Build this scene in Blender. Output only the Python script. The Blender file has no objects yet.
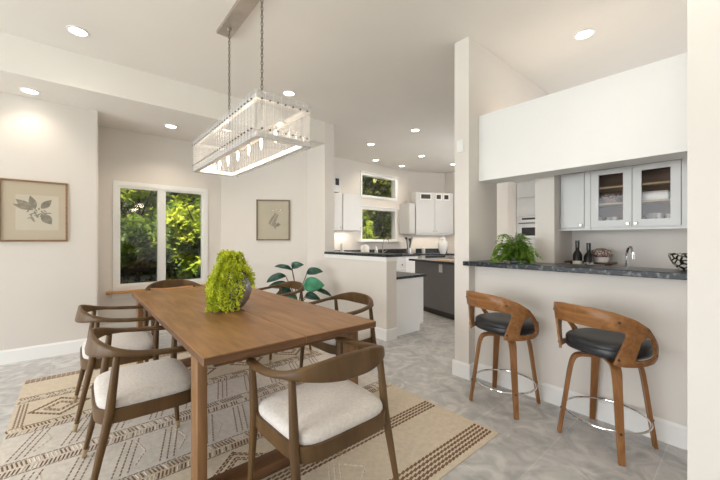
import bpy, bmesh, math, random
from mathutils import Vector, Matrix
R = random.Random(7)
PI = math.pi
C = bpy.context.scene.collection
SC = bpy.context.scene

# ------------------------------------------------------------------ materials
def nt(name):
    m = bpy.data.materials.new(name); m.use_nodes = True
    return m, m.node_tree.nodes, m.node_tree.links, m.node_tree.nodes['Principled BSDF']

def mat(name, col, rough=.5, metal=0., vary=.06, scale=6., bump=0., stretch=(1, 1, 1), spec=.5, detail=3, coat=0., trans=0., sheen=0.):
    m, N, L, b = nt(name)
    tc = N.new('ShaderNodeTexCoord'); mp = N.new('ShaderNodeMapping'); mp.inputs['Scale'].default_value = stretch
    L.new(tc.outputs['Object'], mp.inputs['Vector'])
    no = N.new('ShaderNodeTexNoise'); no.inputs['Scale'].default_value = scale; no.inputs['Detail'].default_value = detail
    L.new(mp.outputs[0], no.inputs['Vector'])
    r = N.new('ShaderNodeValToRGB')
    r.color_ramp.elements[0].position = .3; r.color_ramp.elements[1].position = .7
    r.color_ramp.elements[0].color = (*[max(0, c * (1 - vary)) for c in col], 1)
    r.color_ramp.elements[1].color = (*[min(1, c * (1 + vary)) for c in col], 1)
    L.new(no.outputs['Fac'], r.inputs['Fac']); L.new(r.outputs[0], b.inputs['Base Color'])
    b.inputs['Roughness'].default_value = rough; b.inputs['Metallic'].default_value = metal
    b.inputs['Specular IOR Level'].default_value = spec
    b.inputs['Coat Weight'].default_value = coat
    if trans: b.inputs['Transmission Weight'].default_value = trans
    if sheen: b.inputs['Sheen Weight'].default_value = sheen
    if bump:
        bn = N.new('ShaderNodeBump'); bn.inputs['Strength'].default_value = bump; bn.inputs['Distance'].default_value = .004
        L.new(no.outputs['Fac'], bn.inputs['Height']); L.new(bn.outputs[0], b.inputs['Normal'])
    return m

def wood(name, dark, light, rough=.42, axis=1, scale=5., grain=14.):
    m, N, L, b = nt(name)
    tc = N.new('ShaderNodeTexCoord'); mp = N.new('ShaderNodeMapping')
    s = [grain] * 3; s[axis] = 1.2; mp.inputs['Scale'].default_value = s
    L.new(tc.outputs['Object'], mp.inputs['Vector'])
    no = N.new('ShaderNodeTexNoise'); no.inputs['Scale'].default_value = scale; no.inputs['Detail'].default_value = 6; no.inputs['Distortion'].default_value = .8
    L.new(mp.outputs[0], no.inputs['Vector'])
    n2 = N.new('ShaderNodeTexNoise'); n2.inputs['Scale'].default_value = 2.2; L.new(tc.outputs['Object'], n2.inputs['Vector'])
    r = N.new('ShaderNodeValToRGB'); r.color_ramp.elements[0].position = .32; r.color_ramp.elements[1].position = .68
    r.color_ramp.elements[0].color = (*dark, 1); r.color_ramp.elements[1].color = (*light, 1)
    ad = N.new('ShaderNodeMath'); ad.operation = 'MULTIPLY_ADD'; ad.inputs[1].default_value = .75; 
    sc = N.new('ShaderNodeMath'); sc.operation = 'MULTIPLY'; sc.inputs[1].default_value = .25; L.new(n2.outputs['Fac'], sc.inputs[0])
    L.new(no.outputs['Fac'], ad.inputs[0]); L.new(sc.outputs[0], ad.inputs[2])
    L.new(ad.outputs[0], r.inputs['Fac']); L.new(r.outputs[0], b.inputs['Base Color'])
    b.inputs['Roughness'].default_value = rough; b.inputs['Specular IOR Level'].default_value = .32
    bn = N.new('ShaderNodeBump'); bn.inputs['Strength'].default_value = .15; bn.inputs['Distance'].default_value = .002
    L.new(no.outputs['Fac'], bn.inputs['Height']); L.new(bn.outputs[0], b.inputs['Normal'])
    return m

def emis(name, col, st):
    m, N, L, b = nt(name)
    b.inputs['Base Color'].default_value = (*col, 1); b.inputs['Emission Color'].default_value = (*col, 1); b.inputs['Emission Strength'].default_value = st
    return m

def pane(name, tint, gloss=.12, rough=.02, milk=0, fk=1.):
    m, N, L, b = nt(name); N.remove(b)
    out = [n for n in N if n.type == 'OUTPUT_MATERIAL'][0]
    t = N.new('ShaderNodeBsdfTransparent'); t.inputs[0].default_value = (*tint, 1)
    g = N.new('ShaderNodeBsdfGlossy'); g.inputs['Roughness'].default_value = rough
    f = N.new('ShaderNodeFresnel'); f.inputs[0].default_value = 1.5
    mx = N.new('ShaderNodeMath'); mx.operation = 'MULTIPLY_ADD'; mx.inputs[1].default_value = fk; mx.inputs[2].default_value = gloss
    ge = N.new('ShaderNodeNewGeometry'); om = N.new('ShaderNodeMath'); om.operation = 'SUBTRACT'; om.inputs[0].default_value = 1; L.new(ge.outputs['Backfacing'], om.inputs[1])
    fm = N.new('ShaderNodeMath'); fm.operation = 'MULTIPLY'; L.new(f.outputs[0], fm.inputs[0]); L.new(om.outputs[0], fm.inputs[1]); L.new(fm.outputs[0], mx.inputs[0])
    s = N.new('ShaderNodeMixShader'); L.new(mx.outputs[0], s.inputs[0]); L.new(t.outputs[0], s.inputs[1]); L.new(g.outputs[0], s.inputs[2]); 
    if milk:
        tr = N.new('ShaderNodeBsdfTranslucent'); tr.inputs[0].default_value = (.9, .89, .88, 1); df = N.new('ShaderNodeBsdfDiffuse'); df.inputs[0].default_value = (.9, .89, .88, 1)
        s1 = N.new('ShaderNodeMixShader'); L.new(tr.outputs[0], s1.inputs[1]); L.new(df.outputs[0], s1.inputs[2])
        s2 = N.new('ShaderNodeMixShader'); s2.inputs[0].default_value = milk; L.new(s.outputs[0], s2.inputs[1]); L.new(s1.outputs[0], s2.inputs[2]); s = s2
    L.new(s.outputs[0], out.inputs[0])
    return m

def leafmat(name, a, bcol, scale=3., rough=.55, transl=.35):
    m, N, L, b = nt(name)
    out = [n for n in N if n.type == 'OUTPUT_MATERIAL'][0]
    tc = N.new('ShaderNodeTexCoord'); no = N.new('ShaderNodeTexNoise'); no.inputs['Scale'].default_value = scale; no.inputs['Detail'].default_value = 5
    L.new(tc.outputs['Object'], no.inputs['Vector'])
    r = N.new('ShaderNodeValToRGB'); r.color_ramp.elements[0].position = .38; r.color_ramp.elements[1].position = .62
    r.color_ramp.elements[0].color = (*a, 1); r.color_ramp.elements[1].color = (*bcol, 1)
    L.new(no.outputs['Fac'], r.inputs[0]); L.new(r.outputs[0], b.inputs['Base Color']); b.inputs['Roughness'].default_value = rough
    t = N.new('ShaderNodeBsdfTranslucent'); L.new(r.outputs[0], t.inputs[0])
    s = N.new('ShaderNodeMixShader'); s.inputs[0].default_value = transl
    L.new(b.outputs[0], s.inputs[1]); L.new(t.outputs[0], s.inputs[2]); L.new(s.outputs[0], out.inputs[0])
    return m

def tilemat():
    m, N, L, b = nt('grey_stone_tile')
    tc = N.new('ShaderNodeTexCoord'); mp = N.new('ShaderNodeMapping')
    mp.inputs['Location'].default_value = (-2.12, -.79, 0)
    L.new(tc.outputs['Object'], mp.inputs['Vector'])
    br = N.new('ShaderNodeTexBrick'); br.offset = 0; br.inputs['Scale'].default_value = 1
    br.inputs['Brick Width'].default_value = .46; br.inputs['Row Height'].default_value = .46; br.inputs['Mortar Size'].default_value = .0035
    br.inputs['Mortar Smooth'].default_value = .3
    br.inputs['Color1'].default_value = (.53, .52, .52, 1); br.inputs['Color2'].default_value = (.58, .57, .565, 1); br.inputs['Mortar'].default_value = (.64, .63, .61, 1)
    L.new(mp.outputs[0], br.inputs['Vector'])
    n = N.new('ShaderNodeTexNoise'); n.inputs['Scale'].default_value = 7; n.inputs['Detail'].default_value = 7; n.inputs['Distortion'].default_value = 1.3
    L.new(tc.outputs['Object'], n.inputs['Vector'])
    rr = N.new('ShaderNodeValToRGB'); rr.color_ramp.elements[0].position = .34; rr.color_ramp.elements[1].position = .66
    rr.color_ramp.elements[0].color = (.74, .75, .76, 1); rr.color_ramp.elements[1].color = (1.18, 1.17, 1.15, 1)
    L.new(n.outputs['Fac'], rr.inputs[0])
    mx = N.new('ShaderNodeMix'); mx.data_type = 'RGBA'; mx.blend_type = 'MULTIPLY'; mx.inputs[0].default_value = 1
    L.new(br.outputs['Color'], mx.inputs[6]); L.new(rr.outputs[0], mx.inputs[7]); L.new(mx.outputs[2], b.inputs['Base Color'])
    b.inputs['Roughness'].default_value = .38
    bn = N.new('ShaderNodeBump'); bn.inputs['Strength'].default_value = .25; bn.inputs['Distance'].default_value = .002; bn.invert = True
    L.new(br.outputs['Fac'], bn.inputs['Height']); L.new(bn.outputs[0], b.inputs['Normal'])
    return m

def stone(name, base, fleck, scale=45.):
    m, N, L, b = nt(name)
    tc = N.new('ShaderNodeTexCoord'); n = N.new('ShaderNodeTexNoise'); n.inputs['Scale'].default_value = scale; n.inputs['Detail'].default_value = 5
    L.new(tc.outputs['Object'], n.inputs['Vector'])
    r = N.new('ShaderNodeValToRGB'); r.color_ramp.elements[0].position = .52; r.color_ramp.elements[1].position = .66
    r.color_ramp.elements[0].color = (*base, 1); r.color_ramp.elements[1].color = (*fleck, 1)
    L.new(n.outputs['Fac'], r.inputs[0]); L.new(r.outputs[0], b.inputs['Base Color']); b.inputs['Roughness'].default_value = .28; b.inputs['Specular IOR Level'].default_value = .3
    return m

def spots(name, a, bcol, scale=30.):
    m, N, L, b = nt(name)
    tc = N.new('ShaderNodeTexCoord'); v = N.new('ShaderNodeTexVoronoi'); v.feature = 'DISTANCE_TO_EDGE'; v.inputs['Scale'].default_value = scale
    L.new(tc.outputs['Object'], v.inputs['Vector'])
    r = N.new('ShaderNodeValToRGB'); r.color_ramp.interpolation = 'CONSTANT'; r.color_ramp.elements[1].position = .12
    r.color_ramp.elements[0].color = (*a, 1); r.color_ramp.elements[1].color = (*bcol, 1)
    L.new(v.outputs['Distance'], r.inputs[0]); L.new(r.outputs[0], b.inputs['Base Color']); b.inputs['Roughness'].default_value = .25
    return m

M = {}
M['wall'] = mat('cream_wall_paint', (.80, .752, .705), .75, vary=.012, scale=2, spec=.2)
M['ceil'] = mat('ceiling_paint', (.86, .815, .765), .85, vary=.012, scale=2, spec=.1)
M['white'] = mat('white_paint', (.90, .89, .88), .5, vary=.01, scale=3, spec=.3)
M['trim'] = mat('trim_gloss_white', (.90, .89, .875), .35, vary=.01, scale=3)
M['cab'] = mat('cabinet_white', (.70, .695, .69), .35, vary=.01, scale=3)
M['tile'] = tilemat()
M['walnut'] = wood('walnut_table', (.19, .088, .036), (.38, .195, .080), .40, axis=1, scale=2.2, grain=9)
M['walnut_x'] = wood('walnut_rail', (.13, .062, .028), (.22, .115, .055), .45, axis=0, scale=2.2, grain=9)
M['walnut_v'] = wood('walnut_leg', (.18, .09, .038), (.31, .165, .075), .45, axis=2, scale=2.2, grain=9)
M['walnut_e'] = wood('walnut_shaded_edge', (.10, .048, .022), (.19, .095, .045), .5, axis=0, scale=2.2, grain=16)  # darker edge tone: end grain plus the edges' weaker light put into colour
M['chair'] = wood('dark_walnut_chair', (.072, .037, .013), (.150, .082, .032), .38, axis=2, scale=1.6, grain=6)
M['stool'] = wood('honey_walnut_bentwood', (.19, .08, .028), (.37, .17, .06), .32, axis=1, scale=2.5, grain=12)
M['stoolv'] = wood('honey_walnut_leg', (.19, .08, .028), (.36, .165, .06), .32, axis=2, scale=2.5, grain=12)
M['fabric'] = mat('ivory_boucle', (.69, .64, .60), .95, vary=.08, scale=70, bump=.6, spec=.15, sheen=.3)
M['leather'] = mat('black_leather', (.022, .023, .027), .38, vary=.2, scale=60, bump=.15)
M['brass'] = mat('brass_ferrule', (.52, .40, .25), .35, metal=.7, vary=.05, scale=20)
M['chrome'] = mat('polished_chrome', (.80, .80, .80), .12, metal=1, vary=.02)
M['nickel'] = mat('brushed_nickel', (.52, .47, .42), .33, metal=1, vary=.12, scale=8, stretch=(1, 1, 1))
M['chain'] = mat('aged_nickel_chain', (.20, .17, .14), .35, metal=.8, vary=.3, scale=60)
M['steel'] = mat('stainless_steel', (.55, .55, .55), .3, metal=.9, vary=.05, scale=6)
M['dark'] = mat('dark_metal', (.05, .045, .04), .4, metal=.5, vary=.1)
M['black'] = mat('black_gloss', (.012, .012, .013), .2, vary=.1)
M['granite'] = stone('black_granite', (.012, .013, .016), (.10, .11, .13), 55)
M['granitebar'] = stone('blue_black_granite', (.016, .019, .025), (.16, .17, .185), 38)
M['grey'] = mat('charcoal_grey_panel', (.15, .14, .14), .45, vary=.03)
M['toe'] = mat('dark_toe_kick', (.045, .038, .034), .6)
M['glassc'] = pane('cabinet_glass', (.96, .96, .96), .0, .02, 0, .8)
M['glassw'] = pane('window_glass', (.96, .97, .96), .02)
M['glassp'] = pane('picture_glazing', (.97, .97, .97), .0, .05, 0, .35)
M['crystal'] = pane('crystal_glass', (.95, .95, .96), .10, .15, .16)
M['cabin'] = wood('cabinet_interior_brown', (.13, .062, .033), (.20, .105, .06), .6, axis=1)
M['shelfw'] = wood('pale_shelf_edge', (.42, .28, .15), (.55, .38, .22), .5, axis=1)
M['china'] = mat('white_china', (.75, .70, .66), .25, vary=.03)
M['drink'] = mat('clear_glassware', (.55, .50, .46), .12, vary=.1)
M['frame'] = wood('oak_picture_frame', (.20, .11, .06), (.34, .20, .11), .45, axis=0)
M['frame2'] = wood('taupe_picture_frame', (.20, .155, .11), (.28, .22, .16), .5, axis=2)
M['paper'] = mat('aged_paper', (.66, .59, .48), .8, vary=.04, scale=3)
M['paper2'] = mat('cream_paper', (.60, .54, .42), .8, vary=.04, scale=3)
M['matboard'] = mat('tan_mat_board', (.60, .51, .38), .85, vary=.03, scale=3)
M['ink'] = mat('grey_brown_ink', (.30, .26, .20), .9, vary=.25, scale=30)
M['sill'] = wood('orange_pine_sill', (.50, .24, .09), (.66, .36, .16), .45, axis=0)
M['lime'] = leafmat('lime_trailing_leaves', (.40, .46, .015), (.74, .80, .05), 14, transl=.3)
M['limestem'] = mat('lime_stem', (.35, .42, .05), .6)
M['bowl'] = mat('pewter_grey_glaze', (.27, .26, .27), .25, metal=.55, vary=.1, scale=6)
M['darkleaf'] = leafmat('dark_green_leaf', (.012, .055, .035), (.03, .12, .07), 5, .3, .1)
M['brightleaf'] = leafmat('emerald_leaf', (.02, .20, .10), (.05, .34, .18), 6, .3, .1)
M['stem'] = mat('brown_stem', (.11, .075, .045), .7)
M['fern'] = leafmat('fern_green', (.12, .30, .03), (.46, .62, .10), 18, transl=.3)
M['pot'] = mat('grey_planter', (.30, .29, .28), .6)
M['soil'] = mat('soil', (.04, .03, .02), .95, vary=.3, scale=40)
M['winebottle'] = mat('dark_bottle_glass', (.012, .010, .009), .3, spec=.25)
M['label_w'] = mat('cream_label', (.62, .58, .50), .7)
M['label_b'] = spots('black_printed_label', (.5, .47, .42), (.03, .025, .025), 60)
M['tray'] = wood('dark_wood_tray', (.06, .03, .015), (.12, .06, .03), .5, axis=1)
M['bowlpat'] = spots('black_and_white_bowl', (.025, .02, .015), (.62, .58, .52), 32)
M['basket'] = spots('red_brown_basket', (.16, .08, .06), (.45, .36, .32), 45)
M['spotdl'] = emis('downlight_glow', (1, .93, .82), 9)
M['bulb'] = emis('candle_bulb_glow', (1, .84, .60), 8)
M['crim'] = mat('chandelier_cream_metal', (.84, .81, .77), .3, metal=.1, vary=.06, scale=20)
M['rug'] = mat('flatweave_cream_wool', (.68, .59, .47), .97, vary=.07, scale=35, bump=.5, spec=.05)
M['rugb'] = mat('rug_brown_yarn', (.22, .135, .09), .95, vary=.2, scale=60, spec=.05)
M['rugt'] = mat('rug_taupe_yarn', (.29, .22, .18), .95, vary=.2, scale=60, spec=.05)
M['rugw'] = mat('rug_ivory_yarn', (.68, .60, .51), .95, vary=.08, scale=60, spec=.05)
M['rugm'] = mat('rug_ivory_field', (.70, .645, .59), .97, vary=.08, scale=30, bump=.5, spec=.05)
M['grass'] = mat('garden_grass', (.07, .16, .02), .9, vary=.5, scale=9)
M['foly'] = leafmat('yellow_green_foliage', (.12, .24, .015), (.62, .66, .06), 2.2)
M['fold'] = leafmat('deep_green_foliage', (.018, .05, .008), (.24, .34, .04), 1.8)
M['folo'] = leafmat('olive_foliage', (.05, .07, .006), (.40, .40, .05), 1.6)
M['bark'] = mat('bark', (.10, .07, .05), .9, vary=.3, scale=12)
M['vent'] = mat('vent_grey', (.28, .27, .26), .5)
M['plate'] = mat('outlet_plate', (.62, .61, .60), .4)
M['board'] = wood('pale_cutting_board', (.55, .38, .20), (.68, .50, .30), .5, axis=0)
M['ceramic'] = mat('white_ceramic', (.80, .79, .77), .3)

# ------------------------------------------------------------------ mesh builder
class MB:
    def __init__(s): s.v = []; s.f = []; s.mi = []; s.m = 0
    def add(s, vs, fs):
        o = len(s.v); s.v += [tuple(v) for v in vs]
        s.f += [tuple(i + o for i in f) for f in fs]; s.mi += [s.m] * len(fs)
        return s
    def box(s, a, b, T=None):
        x0, y0, z0 = a; x1, y1, z1 = b
        vs = [(x0, y0, z0), (x1, y0, z0), (x1, y1, z0), (x0, y1, z0), (x0, y0, z1), (x1, y0, z1), (x1, y1, z1), (x0, y1, z1)]
        if T: vs = [T @ Vector(v) for v in vs]
        return s.add(vs, [(0, 3, 2, 1), (4, 5, 6, 7), (0, 1, 5, 4), (1, 2, 6, 5), (2, 3, 7, 6), (3, 0, 4, 7)])
    def prism(s, poly, z0, z1):
        n = len(poly); vs = [(x, y, z0) for x, y in poly] + [(x, y, z1) for x, y in poly]
        fs = [tuple(range(n))[::-1], tuple(range(n, 2 * n))] + [(i, (i + 1) % n, n + (i + 1) % n, n + i) for i in range(n)]
        return s.add(vs, fs)
    def loft(s, rings, cap=True, closed=True, loop=False):
        n = len(rings[0]); vs = [p for r in rings for p in r]; fs = []
        k = len(rings)
        for i in range(k if loop else k - 1):
            j2 = (i + 1) % k
            for j in range(n if closed else n - 1):
                fs.append((i * n + j, i * n + (j + 1) % n, j2 * n + (j + 1) % n, j2 * n + j))
        if cap and closed and not loop: fs += [tuple(range(n))[::-1], tuple(range((k - 1) * n, k * n))]
        return s.add(vs, fs)
    def lathe(s, prof, n=24, c=(0, 0, 0)):
        rings = []
        for r, z in prof: rings.append([(c[0] + r * math.cos(2 * PI * k / n), c[1] + r * math.sin(2 * PI * k / n), c[2] + z) for k in range(n)])
        return s.loft(rings, cap=True)
    def tube(s, pts, rad, n=8, loop=False, cap=True):
        pts = [Vector(p) for p in pts]; rs = rad if isinstance(rad, (list, tuple)) else [rad] * len(pts)
        rings = []; up = None; k = len(pts)
        for i, p in enumerate(pts):
            a = pts[(i - 1) % k] if (loop or i > 0) else p; b = pts[(i + 1) % k] if (loop or i < k - 1) else p
            t = (b - a).normalized()
            if up is None: up = Vector((0, 0, 1)) if abs(t.z) < .9 else Vector((1, 0, 0))
            x = t.cross(up).normalized(); y = x.cross(t).normalized(); up = y
            rings.append([p + (x * math.cos(2 * PI * j / n) + y * math.sin(2 * PI * j / n)) * rs[i] for j in range(n)])
        return s.loft(rings, cap=cap, loop=loop)
    def build(s, name, m, parent=None, smooth=False, bevel=0., seg=2, angle=35):
        me = bpy.data.meshes.new(name); me.from_pydata(s.v, [], s.f)
        ms = m if isinstance(m, (list, tuple)) else [m]
        for k in ms: me.materials.append(k if not isinstance(k, str) else M[k])
        if len(ms) > 1: me.polygons.foreach_set('material_index', s.mi)
        me.update()
        bm = bmesh.new(); bm.from_mesh(me); bmesh.ops.recalc_face_normals(bm, faces=bm.faces)
        if bevel:
            ed = [e for e in bm.edges if len(e.link_faces) == 2 and e.calc_face_angle(0) > .6]
            bmesh.ops.bevel(bm, geom=ed, offset=bevel, segments=seg, profile=.5, affect='EDGES', clamp_overlap=True)
            smooth = True
        bm.to_mesh(me); bm.free()
        if smooth:
            me.polygons.foreach_set('use_smooth', [True] * len(me.polygons)); me.set_sharp_from_angle(angle=math.radians(angle))
        o = bpy.data.objects.new(name, me); C.objects.link(o)
        if parent: o.parent = parent
        return o

def thing(name, label, cat, loc=(0, 0, 0), rz=0, group=None):
    o = bpy.data.objects.new(name, None); C.objects.link(o); o.location = loc; o.rotation_euler = (0, 0, rz)
    o.empty_display_size = .1
    o['label'] = label; o['category'] = cat
    if group: o['group'] = group
    return o
def tag(o, label, cat, group=None, loc=None, rz=None):
    o['label'] = label; o['category'] = cat
    if group: o['group'] = group
    if loc: o.location = loc
    if rz is not None: o.rotation_euler = (0, 0, rz)
    return o
def struct(o): o['kind'] = 'structure'; return o
def dup(root, loc, rz, label, group=None):
    def cp(o, par):
        c = o.copy(); C.objects.link(c)
        if par: c.parent = par
        for ch in list(o.children): cp(ch, c)
        return c
    r = cp(root, None); r.location = loc; r.rotation_euler = (0, 0, rz); r['label'] = label
    if group: r['group'] = group
    return r
def B(name, m, a, b, parent=None, bevel=0., **k): return MB().box(a, b).build(name, m, parent, bevel=bevel, **k)
def spline(pts, n=8):
    P = [Vector(p) for p in pts]; P = [P[0] * 2 - P[1]] + P + [P[-1] * 2 - P[-2]]; out = []
    for i in range(1, len(P) - 2):
        for k in range(n):
            t = k / n; a, b, c, d = P[i - 1:i + 3]
            out.append(.5 * ((2 * b) + (c - a) * t + (2 * a - 5 * b + 4 * c - d) * t * t + (3 * b - a - 3 * c + d) * t ** 3))
    out.append(P[-2]); return out

# ------------------------------------------------------------------ room shell
HC, HL = 3.10, 2.76
struct(B('floor', 'tile', (-5.15, -5.15, -.1), (8.0, 6.1, 0)))
struct(B('ceiling', 'ceil', (-5.3, -5.3, HC), (8.2, 6.25, HC + .25)))
struct(MB().prism([(-5.0, 4.30), (2.95, 4.30), (2.95, 5.70), (-5.0, 5.70)], HL, HC).build('ceiling_low', M['ceil']))
def wall_holes(mb, axis, p0, p1, a0, a1, z0, z1, holes):
    # slab between p0..p1 on its thin axis, running a0..a1, holes = (s0,s1,z0,z1)
    def bb(s0, s1, q0, q1):
        if s1 - s0 < 1e-4 or q1 - q0 < 1e-4: return
        if axis == 'x': mb.box((s0, p0, q0), (s1, p1, q1))
        else: mb.box((p0, s0, q0), (p1, s1, q1))
    cuts = sorted(set([a0, a1] + [h[0] for h in holes] + [h[1] for h in holes]))
    for s0, s1 in zip(cuts[:-1], cuts[1:]):
        hs = sorted([h for h in holes if h[0] <= s0 + 1e-6 and h[1] >= s1 - 1e-6], key=lambda h: h[2]); q = z0
        for h in hs: bb(s0, s1, q, h[2]); q = h[3]
        bb(s0, s1, q, z1)
    return mb
mb = MB(); mb.prism([(-5.0, 4.92), (.165, 4.92), (.188, 4.929), (.197, 4.95), (.197, 5.55), (.197, 5.70), (-5.0, 5.70)], 0, HL)
struct(mb.build('wall_left', M['wall'], smooth=True))
struct(wall_holes(MB(), 'x', 5.55, 5.70, .197, 1.95, 0, HL, [(.40, 1.555, .60, 2.03)]).build('wall_window', M['wall']))
A_, B_ = Vector((1.78, 5.55)), Vector((2.95, 4.83))
struct(MB().prism([(1.78, 5.55), (2.95, 4.83), (2.95, 5.0), (1.95, 5.62), (1.9, 5.62)], 0, HL).build('wall_angled', M['wall']))
struct(B('wall_divider', 'wall', (2.95, 4.30, 0), (3.13, 5.95, HC)))
struct(MB().box((2.95, 2.95, 0), (3.13, 4.30, .99)).build('wall_pony', M['wall']))
struct(B('wall_column', 'wall', (2.70, 1.65, 0), (3.21, 1.80, HC)))
struct(B('wall_header', 'wall', (3.21, 1.65, 2.30), (5.2, 1.80, HC)))
struct(B('wall_bar', 'wall', (2.80, .185, 0), (2.95, 1.65, 1.03)))
struct(MB().prism([(2.10, .185), (2.10, -5.0), (3.0, -5.0), (3.0, .185)], 0, HC).build('wall_near', M['wall']))
struct(B('wall_niche_back', 'wall', (3.65, .185, 0), (3.80, 1.28, 2.42)))
struct(B('wall_niche_stub', 'wall', (3.20, 1.12, 0), (3.65, 1.28, 1.88)))
struct(MB().box((2.87, .185, 1.81), (3.11, 1.65, 2.42)).box((3.11, .185, 1.88), (3.65, 1.65, 2.42)).build('wall_soffit', M['white']))
# kitchen shell
struct(wall_holes(MB(), 'x', 5.95, 6.10, 3.13, 6.9, 0, HC, [(5.12, 6.27, 1.27, 2.0), (5.12, 6.27, 2.32, 2.81)]).build('wall_kitchen_window', M['wall']))
struct(MB().prism([(6.75, 5.95), (7.74, 5.467), (7.9, 5.467), (7.9, 6.1), (6.75, 6.1)], 0, HC).build('wall_kitchen_angled', M['wall']))
struct(wall_holes(MB(), 'y', 7.74, 7.90, -5.0, 5.47, 0, HC, [(1.0, 3.0, .9, 2.3)]).build('wall_kitchen_right', M['wall']))  # opening added, out of view, to let fill light into the kitchen
# walls behind the viewer, with the room's big windows
struct(wall_holes(MB(), 'y', -5.15, -5.0, -5.15, 5.7, 0, HC, [(-1.2, 4.6, .2, 2.55)]).build('wall_far_left', M['wall']))
struct(wall_holes(MB(), 'x', -5.15, -5.0, -5.0, 8.0, 0, HC, [(-3.6, .9, .1, 2.45), (4.6, 7.0, .9, 2.3)]).build('wall_back', M['wall']))
def frames(name, axis, p, s0, s1, z0, z1, n):
    mb = MB(); w = .05
    def bb(a, b, c, d):
        if axis == 'y': mb.box((p - .03, a, c), (p + .03, b, d))
        else: mb.box((a, p - .03, c), (b, p + .03, d))
    bb(s0, s1, z0, z0 + w); bb(s0, s1, z1 - w, z1)
    for i in range(n + 1):
        q = s0 + (s1 - s0 - w) * i / n; bb(q, q + w, z0 + w, z1 - w)
    return struct(mb.build(name, M['trim']))
frames('window_3', 'y', -5.07, -1.2, 4.6, .2, 2.55, 5); frames('window_4', 'x', -5.07, -3.6, .9, .1, 2.45, 3)
frames('added_kitchen_window', 'y', 7.82, 1.0, 3.0, .9, 2.3, 2); frames('window_6', 'x', -5.07, 4.6, 7.0, .9, 2.3, 2)  # the kitchen side frame belongs to the added, unseen opening

# baseboards
def bboard(name, p, q, h=.14, t=.016):
    p = Vector(p); q = Vector(q); d = (q - p).normalized(); n = Vector((d.y, -d.x))
    e = [(0, 0), (t, 0), (t, h - .018), (t * .45, h), (0, h)]
    rings = [[(P.x + n.x * a, P.y + n.y * a, b) for a, b in e] for P in (p, q)]
    return struct(MB().loft(rings).build(name, M['trim']))
bboard('baseboard_left', (-5.0, 4.92), (.19, 4.92)); bboard('baseboard_window', (.2, 5.55), (1.78, 5.55)); bboard('baseboard_angled', (1.78, 5.55), (2.95, 4.83))
bboard('baseboard_divider', (2.95, 4.83), (2.95, 2.934)); bboard('baseboard_pony_end', (2.95, 2.95), (3.13, 2.95))
bboard('baseboard_column', (2.70, 1.816), (2.70, 1.634)); bboard('baseboard_column_side', (2.70, 1.65), (2.784, 1.65))
bboard('baseboard_bar', (2.80, 1.65), (2.80, .185)); bboard('baseboard_near', (2.10, .185), (2.10, -5.0))

# ------------------------------------------------------------------ windows
w = struct(bpy.data.objects.new('window_1', None)); C.objects.link(w); w.location = (0, 5.55, 0)
mb = MB()
X0, X1, Z0, Z1 = .40, 1.555, .60, 2.03
for a, b in (((X0 - .025, -.02, Z0 - .025), (X0 + .028, .08, Z1 + .03)), ((X1 - .04, -.02, Z0 - .025), (X1 + .02, .08, Z1 + .03)),
             ((X0 + .028, -.02, Z1 - .03), (X1 - .04, .08, Z1 + .03)), ((X0 + .028, -.02, Z0 - .025), (X1 - .04, .08, Z0 + .03)), ((.925, -.015, Z0 + .03), (.968, .075, Z1 - .03))): mb.box(a, b)
mb.build('window_frame', M['trim'], w)
for nm, a, b in (('window_sash', .425, .927), ('window_sash', .966, 1.52)):
    mb = MB(); t = .032
    mb.box((a, -.005, Z0 + .025), (a + t, .05, Z1 - .025)).box((b - t, -.005, Z0 + .025), (b, .05, Z1 - .025)).box((a + t, -.005, Z0 + .025), (b - t, .05, Z0 + .06)).box((a + t, -.005, Z1 - .06), (b - t, .05, Z1 - .025))
    s = mb.build(nm, M['trim'], w)
    MB().box((a + t - .004, .02, Z0 + .055), (b - t + .004, .026, Z1 - .055)).build('window_pane', M['glassw'], s)
for zz in (.8, 1.78): MB().box((.935, -.03, zz), (.958, -.01, zz + .06)).build('window_latch', M['trim'], w)
B('window_sill', 'sill', (.30 - 0, -.12, .545), (1.66, 0, .575), w, bevel=.006)
B('sill_apron', 'trim', (.36, -.03, .475), (1.60, 0, .545), w)
w = struct(bpy.data.objects.new('window_2', None)); C.objects.link(w); w.location = (0, 5.95, 0)
for a, b in ((1.27, 2.0), (2.32, 2.81)):
    mb = MB(); x0, x1 = 5.12, 6.27
    mb.box((x0 - .04, -.02, a - .05), (x0 + .01, .1, b + .05)).box((x1 - .01, -.02, a - .05), (x1 + .06, .1, b + .05)).box((x0 + .01, -.02, b - .01), (x1 - .01, .1, b + .05)).box((x0 + .01, -.02, a - .05), (x1 - .01, .1, a + .01))
    f = mb.build('window_frame', M['trim'], w)
    MB().box((x0 + .008, .085, a + .008), (x1 - .008, .091, b - .008)).build('window_pane', M['glassw'], f)
    B('head_trim', 'trim', (x0 - .06, -.05, b + .05), (x1 + .1, 0, b + .075), f)
B('window_sill', 'trim', (5.0, -.12, 1.215), (6.45, 0, 1.24), w)

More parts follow.
